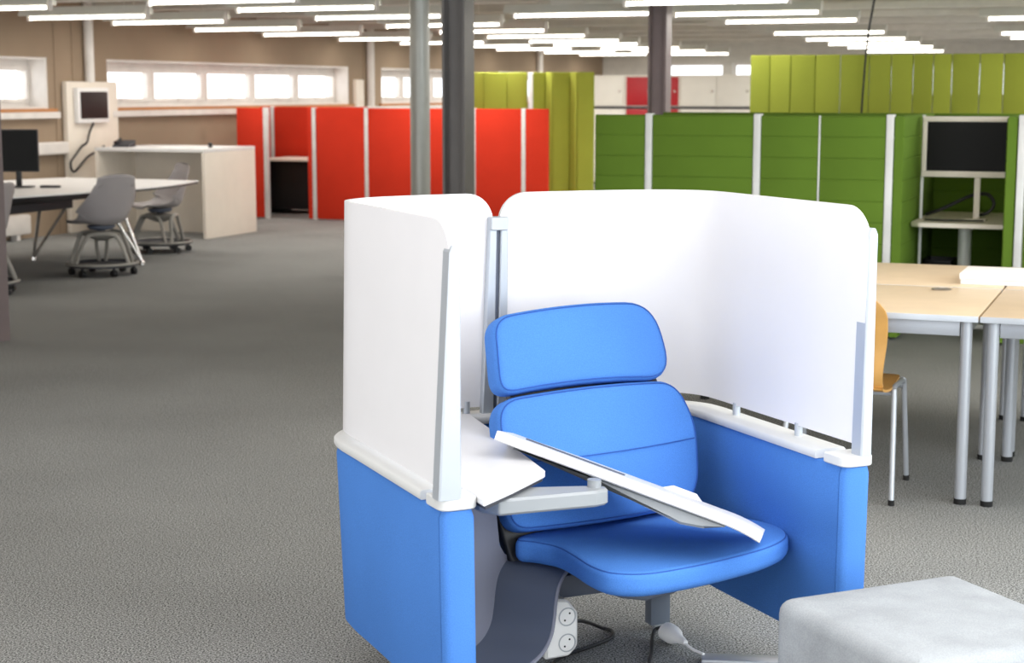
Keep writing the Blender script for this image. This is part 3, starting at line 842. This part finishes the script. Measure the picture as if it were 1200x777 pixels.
# ------------------------------------------------------------------ counter, board, wall monitor
ct = rthing('counter', 'long white reception counter with open knee space beside the red cubicle', 'counter', -9.75, 15.65)
MB().box(-1.42, 0, 0, 1.08, .94, .98, .003).build('countertop', 'countertop', ct)
MB().box(-.04, 0, .0, 1.08, 0, .94, .003).build('end_panel', 'counter', ct)
MB().box(-1.42, -1.38, .0, 1.08, 0, .94, .003).build('end_panel', 'counter', ct)
MB().box(-1.38, -.04, .72, .76, .0, .94, .003).build('back_panel', 'counter', ct)
bd = rthing('display_board', 'tall cream board leaning flat on the concrete wall behind the counter', 'board', UW + .03, 16.25)
MB().box(-.02, .05, -.52, .46, 0, 1.71, .015).build('board_panel', 'counter', bd)
tv = rthing('mounted_monitor', 'small white-framed monitor mounted on the cream board', 'monitor', UW + .1025, 16.14, 0, None, 1.24)
fm = MB(); fm.box(-.02, .045, -.30, .30, 0, .40, .012)
fm.build('frame', 'countertop', tv)
MB().box(.04, .049, -.255, .265, .05, .355, .002).build('display', 'screen_brown', tv)
ph = rthing('desk_phone', 'small dark desk phone on the left end of the white counter', 'phone', -10.95, 15.9, R(10), None, .98)
MB().prism([(-.09, 0), (.09, 0), (.09, .02), (-.09, .075)], -.1, .1, lambda a, c, h: (h, -a, c), b=.004).build('phone_body', 'edge_dark', ph)
MB().tube([(-.075, -.07, .05), (-.07, 0, .062), (-.075, .07, .085)], .018, 10).build('handset', 'black', ph)
cm = rthing('webcam', 'tiny black camera on the right end of the white counter', 'camera', -9.92, 16.05, 0, None, .98)
MB().box(-.02, .02, -.02, .02, 0, .015, .003).build('stand', 'black', cm)
mb = MB(); mb.lathe([(.002, .012), (.022, .02), (.028, .035), (.022, .05), (.002, .058)], n=14); mb.build('camera_head', 'black', cm)
wc = lambda pts, r, lb: tag(MB().tube(spline([W(*p) for p in pts], 8), r, 8).build('wall_cable', 'cable'), lb, 'cable')
wc([(UW + .16, 16.1, 1.24), (UW + .14, 16.05, 1.14), (UW + .13, 16.0, 1.02), (UW + .12, 15.92, .98), (UW + .13, 15.8, .90), (UW + .12, 15.7, .8), (UW + .13, 15.75, .7), (UW + .14, 16.0, .86), (UW + .14, 16.3, .94)], .013, 'black cable looping down from the wall monitor across the cream board')
wc([(UW + .16, 16.28, .98), (UW + .14, 16.28, .6), (UW + .14, 16.28, .1)], .014, 'straight black cable dropping beside the cream board')

# ------------------------------------------------------------------ conference table with monitor
cf = rthing('conference_table', 'long white boat-shaped conference table on splayed chrome legs', 'table', -9.6, 12.0)
tt = [(p.x, p.y) for p in spline([(-.95, -2.6, 0), (.52, -2.6, 0), (.64, -1.7, 0), (.77, -.95, 0), (.95, -.1, 0), (1.03, .5, 0), (1.01, 1.2, 0), (.86, 1.86, 0), (.78, 1.93, 0), (.2, 1.98, 0), (-.6, 1.96, 0), (-.74, 1.88, 0), (-.95, 1.2, 0), (-1.1, 0.2, 0), (-1.1, -.9, 0)], 6, True)]
MB().prism(tt, .728, .742, b=.003).build('tabletop', 'countertop', cf)
MB().prism(inset(tt, .012), .712, .728).build('top_rim', 'black', cf)
MB().box(-.8, .55, -2.1, 1.2, .64, .712, .01).build('under_frame', 'black', cf)
MB().box(-.45, .1, -1.9, .95, .52, .64, .01).build('cable_trough', 'edge_dark', cf)
for (fx, fy, sx, sy) in ((-.45, 1.05, -1, 1), (.77, 1.05, 1, 1), (-.45, -2.0, -1, -1), (.4, -2.0, 1, -1)):
    l = MB()
    for tx, ty in ((fx - sx * .5, fy + sy * .05), (fx - sx * .3, fy - sy * .22), (fx - sx * .2, fy - sy * .10)):
        l.tube([(fx, fy, .03), (tx, ty, .70)], [.014, .017], 12)
    lo = l.build('leg', 'chrome', cf)
    MB().lathe([(.018, 0), (.03, .004), (.028, .03), (.015, .045)], fx, fy, 16).build('foot', 'chrome', lo)
mn = rthing('desktop_monitor', 'black monitor on a stand on the white conference table', 'monitor', -9.62, 12.32, R(25), None, .742)
MB().box(-.20, .19, -.012, .02, .14, .52, .006).build('housing', 'black', mn)
MB().box(-.19, .18, -.0145, -.011, .152, .508).build('display', 'screen', mn)
MB().box(-.025, .025, .02, .05, .01, .3, .006).build('stand_neck', 'black', mn)
MB().prism(fillet([(-.13, -.08), (.13, -.08), (.13, .12), (-.13, .12)], .04, 5), 0, .012, b=.003).build('stand_base', 'black', mn)
kb = rthing('table_device', 'small flat black device beside the monitor foot on the conference table', 'device', -9.32, 12.38, R(20), None, .742)
MB().prism(fillet([(-.09, -.035), (.09, -.035), (.09, .035), (-.09, .035)], .02, 4), 0, .022, b=.005).build('case', 'black', kb)

# shell chairs on castor bases
def make_node():
    t = thing('swivel_chair', 'x', 'chair')
    # shell: lofted seat and back, faces -y
    prof = [(-.23, .445), (-.20, .462), (-.08, .455), (.05, .445), (.14, .455), (.195, .50), (.22, .57), (.235, .66), (.25, .77), (.264, .885)]
    prof = [(p.x, p.y) for p in spline([(a, b, 0) for a, b in prof], 5)]
    P = [Vector((a, b, 0)) for a, b in prof]; s = arcs(P); tot = s[-1]; rs = []
    for i, (y, z) in enumerate(prof):
        f = s[i] / tot
        a, b = Vector(prof[max(i - 1, 0)]), Vector(prof[min(i + 1, len(prof) - 1)]); tt_ = (b - a).normalized(); nn = Vector((-tt_.y, tt_.x))
        hw = .235 + .045 * sm(f / .6) if f < .6 else .28 - .085 * sm((f - .6) / .4)
        if f < .06: hw *= .8 + .2 * (f / .06)
        wing = .105 * math.exp(-((f - .50) / .20) ** 2) + .02
        top, bot = [], []
        for k in range(13):
            x = k / 12 * 2 - 1; c = abs(x) ** 2.6
            off_ = Vector((y, z)) + nn * (wing * c)
            fwd = .07 * c * math.exp(-((f - .58) / .22) ** 2)
            drop = 0.03 * c * (1 if f > .9 else 0)
            top.append((x * hw, off_.x - fwd, off_.y + .004 - drop)); bot.append((x * hw * .985, off_.x - fwd + .008, off_.y - .008 - drop))
        rs.append(top + bot[::-1])
    MB().rings(rs).build('seat_shell', 'shell', t, ang=60)
    MB().lathe([(.10, .40), (.12, .42), (.12, .435), (.06, .445)], 0, 0, 20).build('swivel_plate', 'slate', t)
    MB().cyl(0, 0, .30, .41, .035, 16).build('seat_post', 'edge_dark', t)
    # bowed tripod frame rising from the tray
    arcp = lambda a: spline([(math.cos(a + w) * r_, math.sin(a + w) * r_, z) for w, r_, z in ((-.95, .285, .085), (-.88, .25, .2), (-.78, .2, .32), (-.5, .17, .365), (.5, .17, .365), (.78, .2, .32), (.88, .25, .2), (.95, .285, .085))], 5)
    for a in (R(55), R(175), R(295)):
        MB().tube(arcp(a), .02, 10, flat=(1, .8)).build('base_hoop', 'chair_base', t)
    MB().lathe([(.04, .30), (.15, .345), (.17, .365), (.1, .38), (.03, .385)], 0, 0, 24).build('base_hub', 'chair_base', t)
    MB().lathe([(.02, .075), (.285, .075), (.31, .085), (.31, .105), (.295, .11), (.28, .092), (.02, .09)], 0, 0, 36).build('bag_tray', 'edge_dark', t)
    MB().tube([(math.cos(2 * math.pi * k / 36) * .305, math.sin(2 * math.pi * k / 36) * .305, .105) for k in range(36)], .012, 8, True).build('tray_ring', 'chair_base', t)
    for k in range(6):
        a = R(60 * k + 15); x, y = math.cos(a) * .27, math.sin(a) * .27
        c = MB()
        c.rings([[(x + w, y + .03 * math.cos(q), .03 + .03 * math.sin(q)) for q in [j * math.pi / 8 for j in range(16)]] for w in (-.018, .018)])
        c.cyl(x, y, .04, .08, .012, 8)
        c.build('castor', 'black', t)
    return t
na = make_node(); na.location = W(-8.70, 12.25); na.rotation_euler = (0, 0, R(-131)); tag(na, 'grey swivel shell chair at the conference table, nearest the camera', 'chair', 'grey swivel chairs at the conference table')
nb = copy_tree(na); nb.location = W(-9.41, 14.25); nb.rotation_euler = (0, 0, R(-58)); nb['label'] = 'grey swivel shell chair at the far tip of the conference table, before the counter'
nc = copy_tree(na); nc.location = W(-8.75, 10.67); nc.rotation_euler = (0, 0, R(-95)); nc['label'] = 'grey swivel chair mostly hidden behind the dark column at the left edge'

# ------------------------------------------------------------------ light
wd = bpy.data.worlds.new('world'); sc.world = wd; wd.use_nodes = True
bg = wd.node_tree.nodes['Background']; bg.inputs[0].default_value = (.93, .97, 1.0, 1); bg.inputs[1].default_value = 2.7
def area(name, loc, target, sx, sy, power, col):
    l = bpy.data.lights.new(name, 'AREA'); l.shape = 'RECTANGLE'; l.size = sx; l.size_y = sy; l.energy = power; l.color = col
    o_ = bpy.data.objects.new(name, l); COL.objects.link(o_); o_.location = loc
    d = Vector(target) - Vector(loc); o_.rotation_euler = d.to_track_quat('-Z', 'Y').to_euler(); return o_
area('window_daylight', (4.6, .6, 1.7), (.9, 4.6, .5), 4.0, 2.3, 230, (.87, .95, 1))  # unseen area lamp standing in for daylight from the front right
area('window_daylight', (5.6, 5.0, 2.0), (1.5, 5.2, 0), 3.5, 1.6, 115, (.76, .90, 1))  # unseen cool lamp added to brighten the floor at right
area('window_daylight', (-6.0, .5, 1.5), (0, 4.8, .9), 4.0, 1.6, 125, (.97, .985, 1))  # unseen lamp added from the left to lift the left-facing sides
for u, v, e in ((-2.0, 2.4, 34), (.7, 3.0, 90), (-4.5, 6, 18), (-1.5, 7.2, 30), (1.5, 8, 50), (-10.2, 9, 30), (1.2, 12.7, 120), (1.2, 19, 110)):  # unseen broad lamps standing in for the tube lights overhead
    p = W(u, v, 2.48); area('ceiling_lamp', p, (p.x, p.y, 0), 2.4, 2.4, e, (1, .96, .90) if v > 7 else (.97, .98, 1))
# the glow of every tube light in view
for ci, (nm, lst) in enumerate(cols):
    for u, v in lst:
        e = (13, 10 if v < 17 else 28, 36, 14 if v < 15 else 48, 60)[ci]; sh = .22 if ci == 0 else 0
        l = bpy.data.lights.new('tube_glow', 'AREA'); l.shape = 'RECTANGLE'; l.size = 1.4 - 2 * sh; l.size_y = .035; l.energy = e; l.color = (1, .96, .90)
        o_ = bpy.data.objects.new('tube_glow', l); COL.objects.link(o_); o_.location = W(u - LL / 2 + sh, v, 2.336); o_.rotation_euler = (0, 0, -AR)

# ------------------------------------------------------------------ camera
cam = bpy.data.cameras.new('camera'); co = bpy.data.objects.new('camera', cam); COL.objects.link(co)
cam.sensor_width = 36; cam.lens = 1950 / 1200 * 36; cam.sensor_fit = 'HORIZONTAL'
co.location = (0, 0, 1.59); co.rotation_euler = (math.pi / 2 - math.atan(280.5 / 1950), 0, 0)
cam.dof.use_dof = True; cam.dof.focus_distance = 4.6; cam.dof.aperture_fstop = 5.6
cam.clip_end = 200
sc.camera = co
vs = sc.view_settings
vs.view_transform = 'Standard'; vs.look = 'None'; vs.exposure = 0.0; vs.gamma = 1.0; vs.use_curve_mapping = False
